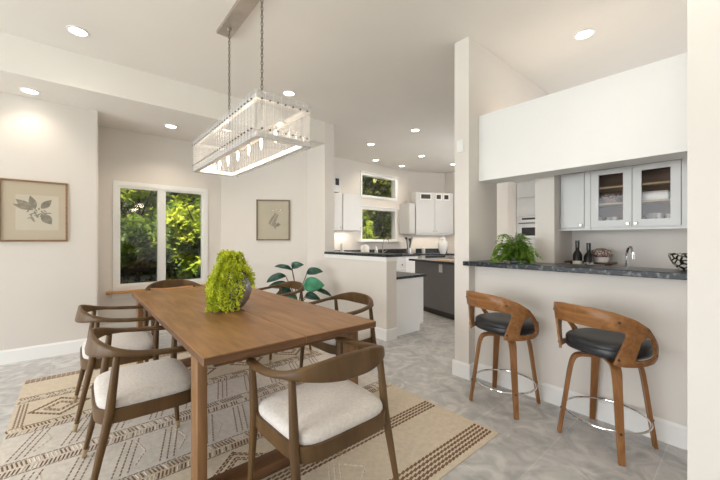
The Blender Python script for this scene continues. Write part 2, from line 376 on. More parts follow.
# ------------------------------------------------------------------ outside
struct(B('ground', 'grass', (-30, -30, -.3), (40, 40, -.12)))
def tree(name, label, cat, loc, rad, h, n, m, leaf=.09, seed=1, low=.1):
    rr = random.Random(seed); t = thing(name, label, cat, (loc[0], loc[1], -.12), 0)
    mb = MB(); cl = []
    for k in range(26):
        a = rr.uniform(0, 2 * PI); q = rad * math.sqrt(rr.random()) * .85; z = low + (h - low) * rr.random()
        q *= 1 - .45 * (z / h) ** 2
        cl.append((q * math.cos(a), q * math.sin(a), z, rad * rr.uniform(.25, .45)))
    for k in range(n):
        c = rr.choice(cl); d = Vector((rr.gauss(0, 1), rr.gauss(0, 1), rr.gauss(0, .8))).normalized() * c[3] * rr.uniform(.6, 1.05)
        p = Vector(c[:3]) + d
        if p.z < .04: p.z = .04 + rr.random() * .1
        u = Vector((rr.gauss(0, 1), rr.gauss(0, 1), rr.gauss(0, .6))).normalized(); v = u.cross(Vector((rr.gauss(0, 1), rr.gauss(0, 1), rr.gauss(0, 1)))).normalized()
        s = leaf * rr.uniform(.6, 1.3)
        mb.add([p - u * s, p - v * s * .42, p + u * s, p + v * s * .42], [(0, 1, 2, 3)])
    mb.build('foliage', M[m], t)
    tb = MB(); tb.tube([(0, 0, 0), (.03, .02, h * .4), (-.02, 0, h * .8)], [.07, .05, .02], 7)
    for k in range(5):
        a = k * 1.3; tb.tube([(0, 0, h * (.15 + .1 * k)), (rad * .3 * math.cos(a), rad * .3 * math.sin(a), h * (.3 + .1 * k)), (rad * .6 * math.cos(a), rad * .6 * math.sin(a), h * (.42 + .1 * k))], [.03, .02, .008], 6)
    tb.build('trunk', M['bark'], t, smooth=True)
    return t
tree('leafy_shrub', 'dark green shrub low in the left pane of the dining window', 'shrub', (.95, 8.3), .75, 1.7, 5200, 'fold', .07, 3)
tree('leafy_tree', 'bright yellow-green tree filling the right pane of the dining window', 'tree', (2.35, 8.8), .95, 3.0, 7000, 'foly', .08, 4)
tree('leafy_tree', 'yellow-green tree glimpsed at mid height in the left pane of the dining window', 'tree', (1.2, 9.9), .9, 3.3, 5500, 'foly', .09, 5)
tree('leafy_tree', 'deep green tree at the left edge of the dining window view', 'tree', (.1, 10.2), 1.2, 4.4, 6500, 'fold', .11, 6)
tree('leafy_tree', 'deep green tree at the top of the right dining window pane', 'tree', (3.4, 11.6), 1.6, 5.0, 7500, 'fold', .12, 7)
tree('leafy_tree', 'deep green tree behind the yellow-green one in the left window pane', 'tree', (1.3, 12.2), 1.6, 5.2, 7000, 'fold', .12, 17)
tree('leafy_tree', 'tall dark tree farthest behind the kitchen windows', 'tree', (11.6, 14.8), 2.6, 7.5, 12000, 'folo', .22, 31)
tree('leafy_tree', 'tall dark tree farthest behind the dining window', 'tree', (2.9, 16), 2.8, 7.0, 12000, 'fold', .22, 32)
tree('ground_cover', 'low bright green ground plants at the foot of the right dining window pane', 'plant', (1.95, 7.5), .55, .62, 2600, 'foly', .06, 8, .02)
tree('leafy_shrub', 'yellow-green shrub in the middle of the lower kitchen window', 'shrub', (8.2, 9.2), .35, 2.2, 2500, 'foly', .08, 9)
tree('leafy_tree', 'olive green tree filling both kitchen windows', 'tree', (9.4, 10.6), 1.7, 5.6, 12000, 'folo', .16, 10)
tree('leafy_tree', 'olive green tree on the left side of the kitchen windows', 'tree', (7.6, 11.2), 1.7, 5.8, 12000, 'folo', .16, 11)
tree('leafy_tree', 'olive green tree on the right side of the kitchen windows', 'tree', (12.2, 11.4), 1.9, 5.6, 10000, 'folo', .16, 12)
# garden bench seen low in the left pane
t = thing('garden_bench', 'black slatted bench outside low in the left dining window pane', 'bench', (.72, 7.05, -.12), .15)
mb = MB()
for k in range(4): mb.box((-.5, -.18 + k * .1, .42), (.5, -.1 + k * .1, .45))
mb.build('seat', M['dark'], t)
mb = MB()
for k in range(3): mb.box((-.5, .2, .55 + k * .12), (.5, .225, .62 + k * .12))
mb.build('backrest', M['dark'], t)
for sx in (-.45, .45):
    for y0 in (-.17, .2): B('leg', 'dark', (sx - .02, y0, 0), (sx + .02, y0 + .03, .86 if y0 > 0 else .42), t)

# ------------------------------------------------------------------ downlights
def downlight(x, y, z, label, e=24, grp='recessed downlights', r=.062):
    t = thing('recessed_downlight', label, 'ceiling light', (x, y, z), 0, grp)
    MB().lathe([(r + .018, 0), (r + .018, -.006), (r, -.008), (r, 0)], 28).build('trim_ring', M['trim'], t, smooth=True)
    MB().lathe([(r, -.001), (r, -.005)], 28).build('lens', M['spotdl'], t)
    l = bpy.data.lights.new('downlight_beam', 'SPOT'); l.energy = e; l.spot_size = 2.3; l.spot_blend = .7; l.color = (1, .87, .70); l.shadow_soft_size = .06
    o = bpy.data.objects.new('downlight_beam', l); C.objects.link(o); o.parent = t; o.location = (0, 0, -.03)
    return t
downlight(.013, 3.842, HC, 'recessed ceiling light nearest the upper left corner of the photo', 14)
downlight(2.029, 3.748, HC, 'recessed ceiling light just behind the top of the chandelier')
downlight(3.452, .965, HC, 'recessed ceiling light above the white bar soffit', 16)
downlight(-.353, 4.70, HL, 'recessed light in the lowered ceiling over the left framed print', 6.5)
downlight(.951, 4.95, HL, 'recessed light in the lowered ceiling in front of the dining window', 20)
downlight(4.318, 3.638, HC, 'kitchen ceiling light highest and nearest of the kitchen ones', 36)
downlight(4.299, 4.722, HC, 'kitchen ceiling light on the left, above and left of the upper window', 36)
downlight(5.246, 5.592, HC, 'kitchen ceiling light directly above the upper kitchen window', 14)
downlight(6.145, 5.612, HC, 'kitchen ceiling light beyond the right end of the upper window', 14)
downlight(5.748, 4.662, HC, 'kitchen ceiling light over the far end of the grey island', 36)
downlight(1.95, .15, HC, 'added unseen ceiling light over the bar stools, brightening the floor and bar wall', 26)  # lamp added out of view to lift floor, bar wall and ceiling
downlight(.1, 1.3, HC, 'added unseen ceiling light over the near end of the rug, a fill lamp', 7)  # second added lamp, unseen, filling the floor below it
downlight(6.96, 4.68, HC, 'kitchen ceiling light half hidden at the edge of the wall column', 20)

# ------------------------------------------------------------------ rug
t = None
mb = MB(); mb.m = 0
RX0, RX1, RY0, RY1 = -.35, 2.09, 1.06, 4.20
mb.box((RX0, RY0, 0), (RX1, RY1, .007))
def dash(x, y, dx, dy, w, mi, h=.0098):
    d = Vector((dx, dy)); L = d.length; d /= L; n = Vector((-d.y, d.x)) * w * .5
    p = Vector((x, y)); q = p + d * L; mb.m = mi
    a = [p - n, q - n, q + n, p + n]; ins = [p - n * .3 + d * L * .15, q - n * .3 - d * L * .15, q + n * .3 - d * L * .15, p + n * .3 + d * L * .15]
    mb.add([(v.x, v.y, .0068) for v in a] + [(v.x, v.y, h) for v in ins], [(4, 5, 6, 7), (0, 1, 5, 4), (1, 2, 6, 5), (2, 3, 7, 6), (3, 0, 4, 7)])
def braid(y, mi, step=.034, w=.017, x0=None, x1=None, sl=.5):
    x = (x0 if x0 is not None else RX0) + .01
    while x < (x1 if x1 is not None else RX1) - step:
        dash(x, y - sl * w * .5, step * .92, sl * w, w, mi); x += step
def ladder(y0, y1, mi):     # two rows of short cross stitches with ivory between
    for k, (a, b, s) in enumerate(((y0, y0 + (y1 - y0) * .42, 1), (y0 + (y1 - y0) * .55, y1, -1))):
        x = RX0 + .012
        while x < RX1 - .03:
            dash(x, a, .012 * s, b - a, .0095, mi if R.random() > .3 else 3); x += .0185
    braid((y0 + y1) / 2, 3, .03, .010); braid(y0 - .008, 2, .026, .009); braid(y1 + .008, 2, .026, .009)
mb.m = 4; mb.box((RX0 + .003, 2.10, .0066), (RX1 - .003, 3.08, .0073)); mb.m = 0
for y in (1.105, 1.13, 1.158, 1.186, 1.215): braid(y, 1)
for y in (1.555, 1.582, 1.61, 1.636): braid(y, 1)
ladder(2.02, 2.13, 1); ladder(2.55, 2.68, 1); ladder(3.05, 3.16, 1); ladder(3.63, 3.72, 2)
for y in (4.125, 4.15, 4.175): braid(y, 2)
braid(4.10, 1)
def stroke(p, q, mi, step=.032, w=.012):
    p = Vector(p); q = Vector(q); L = (q - p).length; d = (q - p) / L; k = 0
    while k * step < L - .01: dash(p.x + d.x * k * step, p.y + d.y * k * step, d.x * step * .78, d.y * step * .78, w, mi); k += 1
def diamonds(y0, y1, mi, per, ph=0, rings=(1, .72, .44)):
    cy = (y0 + y1) / 2; hh = (y1 - y0) / 2; x = RX0 + per / 2 + ph
    while x < RX1 - per * .4:
        for s in rings:
            hw = per * .36 * s; v = hh * s
            pts = [(x - hw, cy), (x, cy + v), (x + hw, cy), (x, cy - v)]
            for i in range(4): stroke(pts[i], pts[(i + 1) % 4], mi)
        x += per
diamonds(1.70, 1.98, 1, .42, 0, (1, .86, .6, .45)); diamonds(3.22, 3.56, 1, .48, .02, (1, .9, .55, .42))
def zig(y0, y1, mi, per):
    x = RX0 + .05
    while x < RX1 - per:
        for o in (0, .035, .07):
            stroke((x + o, y0), (x + per * .42 + o, y1), mi, .03, .010)
        stroke((x + per * .42 + .05, y1 - .02), (x + per * .80, (y0 + y1) / 2), 3, .03, .011); stroke((x + per * .80, (y0 + y1) / 2), (x + per * .45, y0 + .03), 3, .03, .011)
        x += per
zig(1.25, 1.52, 3, .40); zig(2.17, 2.51, 2, .22); zig(2.72, 3.02, 2, .23)
for s in (RX0 + .03, RX1 - .09): 
    for k in range(3): stroke((s + k * .02, 3.18), (s + k * .02, 3.60), 2)
tag(mb.build('area_rug', [M['rug'], M['rugb'], M['rugt'], M['rugw'], M['rugm']]), 'large cream flatweave rug with brown braided stripes and diamonds under the dining table', 'rug')
RT = .0098   # top of the rug pile

# ------------------------------------------------------------------ dining table
t = thing('dining_table', 'long walnut dining table with a lengthwise seam in its top', 'table', (.91, 2.68, RT))
H = .76 - RT
for s in (-1, 1):
    mb = MB()
    xa, xb = (.0012, .502) if s > 0 else (-.502, -.0012)
    mb.box((xa, -1.18, H - .038), (xb, 1.18, H)); pl = mb.build('tabletop_plank', [M['walnut'], M['walnut_e']], t, bevel=.0035, seg=1)
    for p in pl.data.polygons: p.material_index = 1 if abs(p.normal.y) > .9 or abs(p.normal.x) > .9 else 0  # edge faces take the tone with their shade painted in
for sy in (-1, 1):
    yc = -.97 if sy < 0 else .97
    B('apron', 'walnut_x', (-.40, yc - .03, H - .115), (.40, yc + .03, H - .038), t)
    B('floor_rail', 'walnut_x', (-.441, yc - .055, 0), (.441, yc + .055, .055), t, bevel=.004)
    for sx in (-1, 1):
        B('leg', 'walnut_v', (sx * .463 - .022, yc - .058, .0), (sx * .463 + .022, yc + .058, H - .038), t, bevel=.004)

# ------------------------------------------------------------------ dining chairs
def ring_rr(w, h, cx, n=4):     # rounded rectangle section (u,v)
    r = min(w, h) * .45; out = []
    for sx, sy, a0 in ((1, 1, 0), (-1, 1, 90), (-1, -1, 180), (1, -1, 270)):
        for k in range(n): a = math.radians(a0 + 90 * k / (n - 1)); out.append((sx * (w / 2 - r) + r * math.cos(a), sy * (h / 2 - r) + r * math.sin(a)))
    return out
def superpt(a, hw, hd, e=5.5):
    c, s = math.cos(a), math.sin(a); k = (abs(c) ** e + abs(s) ** e) ** (-1 / e)
    x, y = c * k * hw, s * k * hd
    x *= 1 + .035 * (y / hd)
    return x, y
def make_chair(label):
    t = thing('dining_chair', label, 'chair', (0, 0, 0), 0, 'round-backed walnut dining chairs')
    # rail: half path then mirrored
    hp = [(.262, .235, .672), (.276, .13, .677), (.282, .02, .686), (.270, -.085, .700), (.228, -.172, .715), (.150, -.222, .722), (.06, -.240, .723), (0, -.242, .723)]
    full = hp + [(-x, y, z) for x, y, z in hp[-2::-1]]
    pts = spline(full, 5); rings = []; n = len(pts)
    for i, p in enumerate(pts):
        a = pts[max(0, i - 1)]; b = pts[min(n - 1, i + 1)]; tg = (b - a).normalized(); nrm = tg.cross(Vector((0, 0, 1))).normalized()
        q = 1 - abs(2 * i / (n - 1) - 1)      # 0 at tips, 1 centre back
        sm = q * q * (3 - 2 * q)
        wd = .046 * (1 - sm) + .020 * sm; hq = max(0, min(1, (q - .38) / .5)); ht = .026 + .076 * hq * hq * (3 - 2 * hq)
        if i in (0, n - 1): wd *= .7; ht *= .7
        up = (Vector((0, 0, 1)) + nrm * (.22 * sm)).normalized()
        rings.append([p + nrm * u + up * v for u, v in ring_rr(wd, ht, 0)])
    MB().loft(rings).build('back_rail', M['chair'], t, smooth=True, angle=50)
    # legs
    for sx in (-1, 1):
        for f in (1, 0):
            if f: top, mid, ft = Vector((sx * .262, .205, .668)), Vector((sx * .255, .195, .42)), Vector((sx * .268, .225, 0))
            else: top, mid, ft = Vector((sx * .243, -.145, .69)), Vector((sx * .248, -.175, .42)), Vector((sx * .268, -.262, 0))
            P = [ft.lerp(mid, k / 8) for k in range(1, 9)] + [mid.lerp(top, k / 5) for k in range(1, 6)]
            P = [ft.lerp(mid, .11)] + P[1:]
            rad = [.0125 + (.0205 - .0125) * min(1, k / 7) for k in range(8)] + [.0198, .0188, .0175, .016, .0145]
            l = MB().tube(P, rad, 12).build('leg', M['chair'], t, smooth=True)
            MB().tube([ft, ft.lerp(mid, .113)], [.0105, .0127], 12).build('leg_tip', M['brass'], l, smooth=True)
    # seat frame
    N = 56; hw, hd = .262, .232; rings = []
    outer = [superpt(2 * PI * k / N, hw, hd) for k in range(N)]; inner = [superpt(2 * PI * k / N, hw - .03, hd - .03) for k in range(N)]
    rings = [[(x, y, .375) for x, y in outer], [(x, y, .44) for x, y in outer], [(x, y, .44) for x, y in inner], [(x, y, .375) for x, y in inner]]
    MB().loft(rings, loop=True).build('seat_frame', M['chair'], t, smooth=True)
    mb = MB(); rings = []
    for s, z in ((.93, .425), (.955, .445), (.955, .462), (.93, .477), (.86, .488), (.7, .495), (.4, .499), (.05, .5)):
        rings.append([(superpt(2 * PI * k / N, hw * s, hd * s)[0], superpt(2 * PI * k / N, hw * s, hd * s)[1], z) for k in range(N)])
    mb.loft(rings); mb.build('seat_cushion', M['fabric'], t, smooth=True, angle=70)
    return t
ch = make_chair('walnut dining chair with ivory seat nearest the camera at the near table head')
ch.location = (.90, 1.335, RT)
dup(ch, (.295, 2.22, RT), -PI / 2, 'walnut dining chair with ivory seat on the left side, the nearer of the left pair')
dup(ch, (.255, 3.13, RT), -PI / 2, 'walnut dining chair on the left side of the table, the farther of the left pair')
dup(ch, (1.715, 2.29, RT), PI / 2, 'walnut dining chair on the right side of the table, in front of the half wall')
dup(ch, (1.71, 3.40, RT), PI / 2, 'walnut dining chair on the right far side, in front of the dark-leaved floor plant')
dup(ch, (.89, 4.40, 0), PI, 'walnut dining chair at the far head of the table below the window')

# ------------------------------------------------------------------ bowl and trailing plant
BX, BY = .86, 2.45
o = MB().lathe([(.045, 0), (.085, .015), (.125, .07), (.142, .13), (.135, .20), (.105, .26), (.075, .285), (.068, .283), (.095, .255), (.122, .20), (.128, .13), (.11, .07), (.02, .03)], 36).build('vase', M['bowl'], smooth=True, angle=60)
tag(o, 'rounded pewter grey bowl vase on the dining table under lime foliage', 'vase', None, (BX, BY, .76))
t = thing('trailing_plant', 'lime green trailing foliage spilling out of the grey vase on the table', 'plant', (BX, BY, .76 + .27))
lm, sm_ = MB(), MB()
rr = random.Random(21)
camdir = math.atan2(-BY, -BX)
for k in range(92):
    spread = rr.gauss(0, 1.0); a = camdir - .6 + spread * .6
    if k % 4 == 0: a = rr.uniform(0, 2 * PI)
    reach = rr.uniform(.02, .10); rise = rr.uniform(.04, .15); drop = rr.uniform(.02, .40) if abs(spread) < 1.4 else rr.uniform(0, .16)
    if k % 4 == 0: drop *= .25; reach *= .7
    if k < 110 and k % 4 != 0 and rr.random() < .35: a = camdir - .95 + rr.gauss(0, .3); drop = rr.uniform(.2, .44)
    d = Vector((math.cos(a), math.sin(a), 0)); st = Vector((rr.uniform(-.05, .05), rr.uniform(-.05, .05), -.03))
    P = [st, st + d * reach * .35 + Vector((0, 0, rise + .02)), st + d * reach * .8 + Vector((0, 0, rise * .8)), st + d * (reach + .03) + Vector((0, 0, rise * .3 - drop * .3)), st + d * (reach + .045 + rr.uniform(0, .03)) + Vector((rr.uniform(-.02, .02), rr.uniform(-.02, .02), -drop * .95))]
    P[-1].z = max(P[-1].z, -.25)
    P = [P[0]] + [p for p in P[1:]]
    for p in P[2:]:
        hz = p.z + .27; rb = .146 if hz < .22 else .11
        v2 = Vector((p.x, p.y)); 
        if v2.length < rb and hz < .28: v2 = v2.normalized() * rb; p.x, p.y = v2
    S = spline(P, 9)
    sm_.tube(S[::3] + [S[-1]], .0016, 4)
    for p in S[4:]:
        for q in range(4):
            c = p + Vector((rr.gauss(0, .008), rr.gauss(0, .008), rr.gauss(0, .007)))
            u = Vector((rr.gauss(0, 1), rr.gauss(0, 1), rr.gauss(0, 1) - .3)).normalized(); v = u.cross(Vector((rr.gauss(0, 1), rr.gauss(0, 1), rr.gauss(0, 1)))).normalized(); s = rr.uniform(.006, .0125)
            c.z = max(c.z, -.262)
            lm.add([c - u * s, c - v * s * .6, c + u * s * 1.1, c + v * s * .6], [(0, 1, 2, 3)])
lm.build('foliage', M['lime'], t); sm_.build('stems', M['limestem'], t)

# ------------------------------------------------------------------ chandelier
t = thing('chandelier', 'rectangular crystal chandelier with candle bulbs on two chains above the table', 'chandelier', (1.0, 2.59, HC))
Z0c, Z1c = 1.875 - HC, 2.155 - HC; HX, HY = .182, .68
def rim(z0, z1, tk):
    mb = MB()
    mb.box((-HX - .006, -HY - .006, z0), (-HX + tk, HY + .006, z1)).box((HX - tk, -HY - .006, z0), (HX + .006, HY + .006, z1))
    mb.box((-HX + tk, -HY - .006, z0), (HX - tk, -HY + tk, z1)).box((-HX + tk, HY - tk, z0), (HX - tk, HY + .006, z1)); return mb
rb = rim(Z0c + .006, Z0c + .035, .03).build('bottom_frame', M['crim'], t); rt = rim(Z1c - .045, Z1c - .02, .02).build('top_frame', M['crim'], t)
rods = []
def rodpos():
    n = 26
    for k in range(n): 
        y = -HY + (k + .5) * 2 * HY / n
        yield (-HX - .012, y, 0); yield (HX + .012, y, 0)
    for k in range(7):
        x = -HX + (k + .5) * 2 * HX / 7
        yield (x, -HY - .012, 1); yield (x, HY + .012, 1)
base = None
for x, y, e in rodpos():
    if base is None:
        mb = MB(); wv = .0235; 
        mb.loft([[(0 - .004, -wv, z), (.0035, -wv, z), (.0055, 0, z), (.0035, wv, z), (-.004, wv, z), (-.0055, 0, z)] for z in (Z0c, Z1c)])
        base = mb.build('crystal_rod', M['crystal'], t); o = base
        studs = [MB().tube([(.006, 0, z), (.013, 0, z)], [.0065, .0045], 8).build('stud', M['dark'], base) for z in (Z0c + .052, Z1c - .05)]
    else:
        o = base.copy(); C.objects.link(o); o.parent = t
        for q in studs: q2 = q.copy(); C.objects.link(q2); q2.parent = o
    o.location = (x, y, 0); o.rotation_euler = (0, 0, (0 if x > 0 else PI) if not e else (PI / 2 if y > 0 else -PI / 2))
# centre bar with candle lamps
MB().box((-.02, -HY + .02, Z0c + .13), (.02, HY - .02, Z0c + .142)).build('lamp_bar', M['nickel'], t)
MB().box((-HX + .02, -.012, Z1c - .06), (HX - .02, .012, Z1c - .05)).build('cross_bar', M['nickel'], t)
for k in range(6):
    y = -.56 + k * .224
    h = MB().tube([(0, y, Z0c + .145), (0, y, Z0c + .105)], .011, 10).build('candle_holder', M['nickel'], t)
    MB().lathe([(.004, 0), (.008, -.006), (.010, -.022), (.008, -.045), (.004, -.068), (.001, -.078)], 12, (0, y, Z0c + .105)).build('bulb', M['bulb'], h, smooth=True)
    if k % 2 == 0 or k == 5:
        l = bpy.data.lights.new('candle_glow', 'POINT'); l.energy = 1.7; l.color = (1, .82, .6); l.shadow_soft_size = .05
        lo = bpy.data.objects.new('candle_glow', l); C.objects.link(lo); lo.parent = t; lo.location = (.0, y, Z0c + .085)
for y in (-.35, .31):
    MB().tube([(0, y, Z1c - .05), (0, y, Z1c + .01)], .006, 8).build('chain_post', M['nickel'], t)
    mb = MB(); z = Z1c + .01; k = 0
    while z < -.045:
        a = (k % 2) * PI / 2; pts = []
        for q in range(10):
            an = 2 * PI * q / 10; r = .0075 * math.cos(an); zz = z + .014 + .018 * math.sin(an); pts.append((r * math.cos(a), y + r * math.sin(a), zz))
        mb.tube(pts, .0030, 5, loop=True); z += .0275; k += 1
    mb.build('chain', M['chain'], t, smooth=True)
    MB().lathe([(.012, -.05), (.02, -.042), (.02, -.03), (.004, -.028)], 14, (0, y, 0)).build('chain_hook', M['nickel'], t, smooth=True)
B('canopy', 'nickel', (-.062, -.46, -.028), (.062, .45, 0), t, bevel=.003, seg=1)

# ------------------------------------------------------------------ pictures
LY = [0.]
def leafshape(mb, c, d, L, wd, y=-.0005, T=None):
    LY[0] = (LY[0] + .00004) % .003; y -= LY[0]
    c = Vector(c); d = Vector(d).normalized(); n = Vector((-d.y, d.x)); k = 10; top = []; bot = []
    for i in range(k + 1):
        u = i / k; ww = wd * math.sin(PI * u ** .85) * .5
        top.append(c + d * L * u + n * ww); bot.append(c + d * L * u - n * ww)
    P = top + bot[::-1]; f = [(p.x, y, p.y) for p in P]
    mb.add(f, [tuple(range(len(f)))])
def picture(label, loc, rz, w, h, fw, mats, kind):
    t = thing('framed_print', label, 'picture', loc, rz)
    mb = MB()
    for a, b in (((-w / 2, -.024, 0), (-w / 2 + fw, 0, h)), ((w / 2 - fw, -.024, 0), (w / 2, 0, h)), ((-w / 2 + fw, -.024, 0), (w / 2 - fw, 0, fw)), ((-w / 2 + fw, -.024, h - fw), (w / 2 - fw, 0, h))): mb.box(a, b)
    mb.build('frame', M[mats[0]], t)
    B('mat_board', mats[1], (-w / 2 + fw, -.008, fw), (w / 2 - fw, -.001, h - fw), t)
    mb = MB(); pw, ph = (.19, .22) if kind == 0 else (w / 2 - fw - .002, h / 2 - fw - .002)
    if kind == 0: MB().box((-.16 + .02, -.010, h / 2 - .20), (.17 + .02, -.008, h / 2 + .17)).build('print_sheet', M['paper'], t)
    yy = -.0105 if kind == 0 else -.0085
    rr = random.Random(3)
    if kind == 0:
        cx, cz = .01, h / 2 + .0
        for ang, L, wd, ox, oz in ((140, .17, .075, -.02, .01), (105, .15, .06, -.005, .02), (50, .13, .065, .04, .03), (160, .14, .05, -.04, .02), (-55, .13, .085, .05, -.03)):
            leafshape(mb, (cx + ox, cz + oz), (math.cos(math.radians(ang)), math.sin(math.radians(ang))), L, wd, yy)
        for k in range(34):
            a = rr.uniform(0, 2 * PI); r = rr.uniform(0, .075); leafshape(mb, (cx + .01 + r * math.cos(a) * 1.3, cz - .035 + r * math.sin(a) * .8), (rr.gauss(0, 1), rr.gauss(0, 1)), rr.uniform(.02, .045), .013, yy)
    else:
        cx, cz = -.01, h / 2 - .03
        for k in range(11):
            u = k / 10; bx, bz = cx - .04 + .10 * u, cz - .05 + .17 * u
            for s in (-1, 1): leafshape(mb, (bx, bz), (math.cos(math.radians(55 + s * 65)), math.sin(math.radians(55 + s * 65))), .065 * (1 - .6 * abs(u - .35)), .014, yy)
        for k in range(16):
            a = rr.uniform(0, 2 * PI); r = rr.uniform(0, .05); leafshape(mb, (cx + .05 + r * math.cos(a), cz - .05 + r * math.sin(a) * .8), (rr.gauss(0, 1), rr.gauss(0, 1)), rr.uniform(.02, .05), .018, yy)
    mb.build('botanical_drawing', M['ink'], t)
    MB().box((-w / 2 + fw, -.015, fw), (w / 2 - fw, -.014, h - fw)).build('glazing', M['glassp'], t)
picture('oak-framed botanical leaf print on tan mat hanging on the left wall', (-.334, 4.92, 1.243), 0, .53, .642, .019, ('frame', 'matboard'), 0)
dd = (B_ - A_).normalized(); P0 = A_ + dd * .825
picture('small taupe-framed fern print on the wall above the floor plant', (P0.x, P0.y, 1.252), math.atan2(dd.y, dd.x), .54, .672, .024, ('frame2', 'paper2'), 1)

# ------------------------------------------------------------------ floor plant
RV = Vector((.7609, -.6489, 0))
t = thing('potted_plant', 'dark broad-leaved floor plant in the corner behind the right dining chairs', 'plant', (2.42, 4.22, 0))
MB().lathe([(.12, 0), (.155, .02), (.175, .24), (.18, .26), (.165, .26), (.16, .22)], 28).build('pot', M['pot'], t, smooth=True)
MB().lathe([(.163, .215), (.001, .222)], 20).build('soil', M['soil'], t)
lv = [(-.05, .33, .83, -.33, .27, .10, 'darkleaf', .12), (-.0, .24, .82, .06, .23, .16, 'darkleaf', .05), (-.18, .20, .75, -.46, .29, .16, 'darkleaf', -.05),
      (-.10, .16, .60, -.38, .30, .17, 'darkleaf', .06), (.14, .20, .78, .36, .25, .17, 'darkleaf', .1), (.08, .1, .60, .30, .31, .23, 'brightleaf', .1),
      (.28, .1, .545, .50, .26, .10, 'darkleaf', -.06), (.12, .1, .46, .32, .24, .16, 'darkleaf', .02), (-.02, .1, .45, -.24, .26, .18, 'darkleaf', 0), (-.06, .3, .52, -.2, .22, .16, 'darkleaf', .03)]
def plleaf(base, tip, wd, m, parent, k):
    base = Vector(base); tip = Vector(tip); d = (tip - base); L = d.length; d.normalize()
    tocam = Vector((-.5, -.8, .45)).normalized(); n = d.cross(tocam).normalized(); up = n.cross(d).normalized()
    vs = []; K = 12
    for i in range(K + 1):
        u = i / K; ww = wd * .5 * math.sin(PI * min(1, u * .97 + .02) ** .9) ** .7
        bow = up * (.035 * math.sin(PI * u)) - Vector((0, 0, .05 * u * u))
        for s, e in ((-1, .022), (-.5, .006), (0, -.004), (.5, .006), (1, .022)):
            vs.append(base + d * L * u + n * ww * s + bow + up * e * (1 + .5 * math.sin(9 * u)) * (ww / (wd * .5)))
    fs = [(i * 5 + j, i * 5 + j + 1, (i + 1) * 5 + j + 1, (i + 1) * 5 + j) for i in range(K) for j in range(4)]
    o = MB().add(vs, fs).build('leaf', M[m], parent, smooth=True)
    md = o.modifiers.new('thick', 'SOLIDIFY'); md.thickness = .002
for k, (r0, yo, z0, r1, L, wd, m, dz) in enumerate(lv):
    r0 -= .03; wd *= .68 if m == 'darkleaf' else .95
    b = RV * r0 + Vector((0, -.04 * (k % 3), z0)); dr = 1 if r1 > r0 else -1
    tip = b + RV * (L * .93 * dr) + Vector((0, 0, dz * .8)) + Vector((-.05, -.07, 0)) * (k % 2)
    if k == 1: b = Vector((RV.x * -.08, RV.y * -.08, .86)); tip = b + RV * .17 + Vector((-.03, -.05, .10))
    st = MB().tube(spline([(.02 * (k % 3 - 1), .02 * (k % 2), .2), (b.x * .35, b.y * .35, .2 + (b.z - .2) * .55), tuple(b)], 5), .006, 6).build('stem', M['stem'], t, smooth=True)
    plleaf(b, tip, wd, m, t, k)

# ------------------------------------------------------------------ bar
t = thing('bar_counter', 'blue-black granite bar ledge on top of the half wall behind the stools', 'counter', (2.66, .19, 1.03))
mb = MB(); mb.prism([(0, 0), (.37, 0), (.37, 1.46), (.04, 1.46), (.04, 1.50), (0, 1.50)], 0, .038); mb.build('slab', M['granitebar'], t, bevel=.004, seg=1)
B('cleat', 'white', (.155, .0, -.03), (.29, 1.45, 0), t)
t = thing('sink_cabinet', 'white base cabinet with sink counter behind the bar ledge', 'cabinet', (3.05, .19, 0))
B('body', 'cab', (.04, 0, .1), (.585, .92, .875), t); B('toe_kick', 'toe', (.08, 0, 0), (.585, .92, .1), t)
B('countertop', 'granitebar', (0, 0, .875), (.595, .92, .91), t)
for k in range(2): B('door', 'cab', (.022, .02 + k * .45, .14), (.04, .44 + k * .45, .85), t, bevel=.003, seg=1)
# upper cabinets with glass doors
t = thing('glass_door_cabinet', 'white upper cabinets with two glass doors and brown interior above the bar sink', 'cabinet', (3.35, .19, 1.355))
HT = .525; D = .30
mb = MB(); 
mb.box((.0, 0, 0), (D, .93, .02)).box((0, 0, HT - .02), (D, .93, HT)).box((D - .015, 0, .02), (D, .93, HT - .02))
for y in (0, .16, .455, .735, .915): mb.box((.0, y, .02), (D - .015, y + .015, HT - .02))
mb.build('carcass', M['cab'], t)
B('interior_back', 'cabin', (D - .02, .175, .02), (D - .015, .73, HT - .02), t)
B('filler', 'cab', (-.018, 0, 0), (0, .133, HT), t); B('stile', 'cab', (-.018, .694, 0), (0, .737, HT - .02), t)
B('bottom_rail', 'cab', (-.022, 0, -.012), (.03, .93, .0), t)
def gdoor(y0, y1):
    fr = .055; mb = MB()
    mb.box((-.02, y0, .012), (-.0, y0 + fr, HT - .035)).box((-.02, y1 - fr, .012), (0, y1, HT - .035)).box((-.02, y0 + fr, .012), (0, y1 - fr, .012 + fr)).box((-.02, y0 + fr, HT - .035 - fr * .8), (0, y1 - fr, HT - .035))
    d = mb.build('door', M['cab'], t); MB().box((-.012, y0 + fr, .012 + fr), (-.008, y1 - fr, HT - .035 - fr * .8)).build('door_glass', M['glassc'], d); return d
def knob(par, y, z):
    MB().tube([(-.02, y, z), (-.035, y, z), (-.036, y, z), (-.045, y, z)], [.004, .004, .012, .010], 12).build('knob', M['nickel'], par, smooth=True)
d1 = gdoor(.137, .413); d2 = gdoor(.417, .691)
knob(d1, .39, .035); knob(d2, .44, .035)
d = B('door', 'cab', (-.02, .74, .012), (0, .925, HT - .035), t, bevel=.003, seg=1); knob(d, .76, .035)
for y0, y1 in ((.175, .45), (.47, .73)):
    for z in (.20, .335): B('shelf', 'shelfw', (.02, y0, z), (D - .02, y1, z + .013), t)
Xs, Zs = 3.35, 1.355
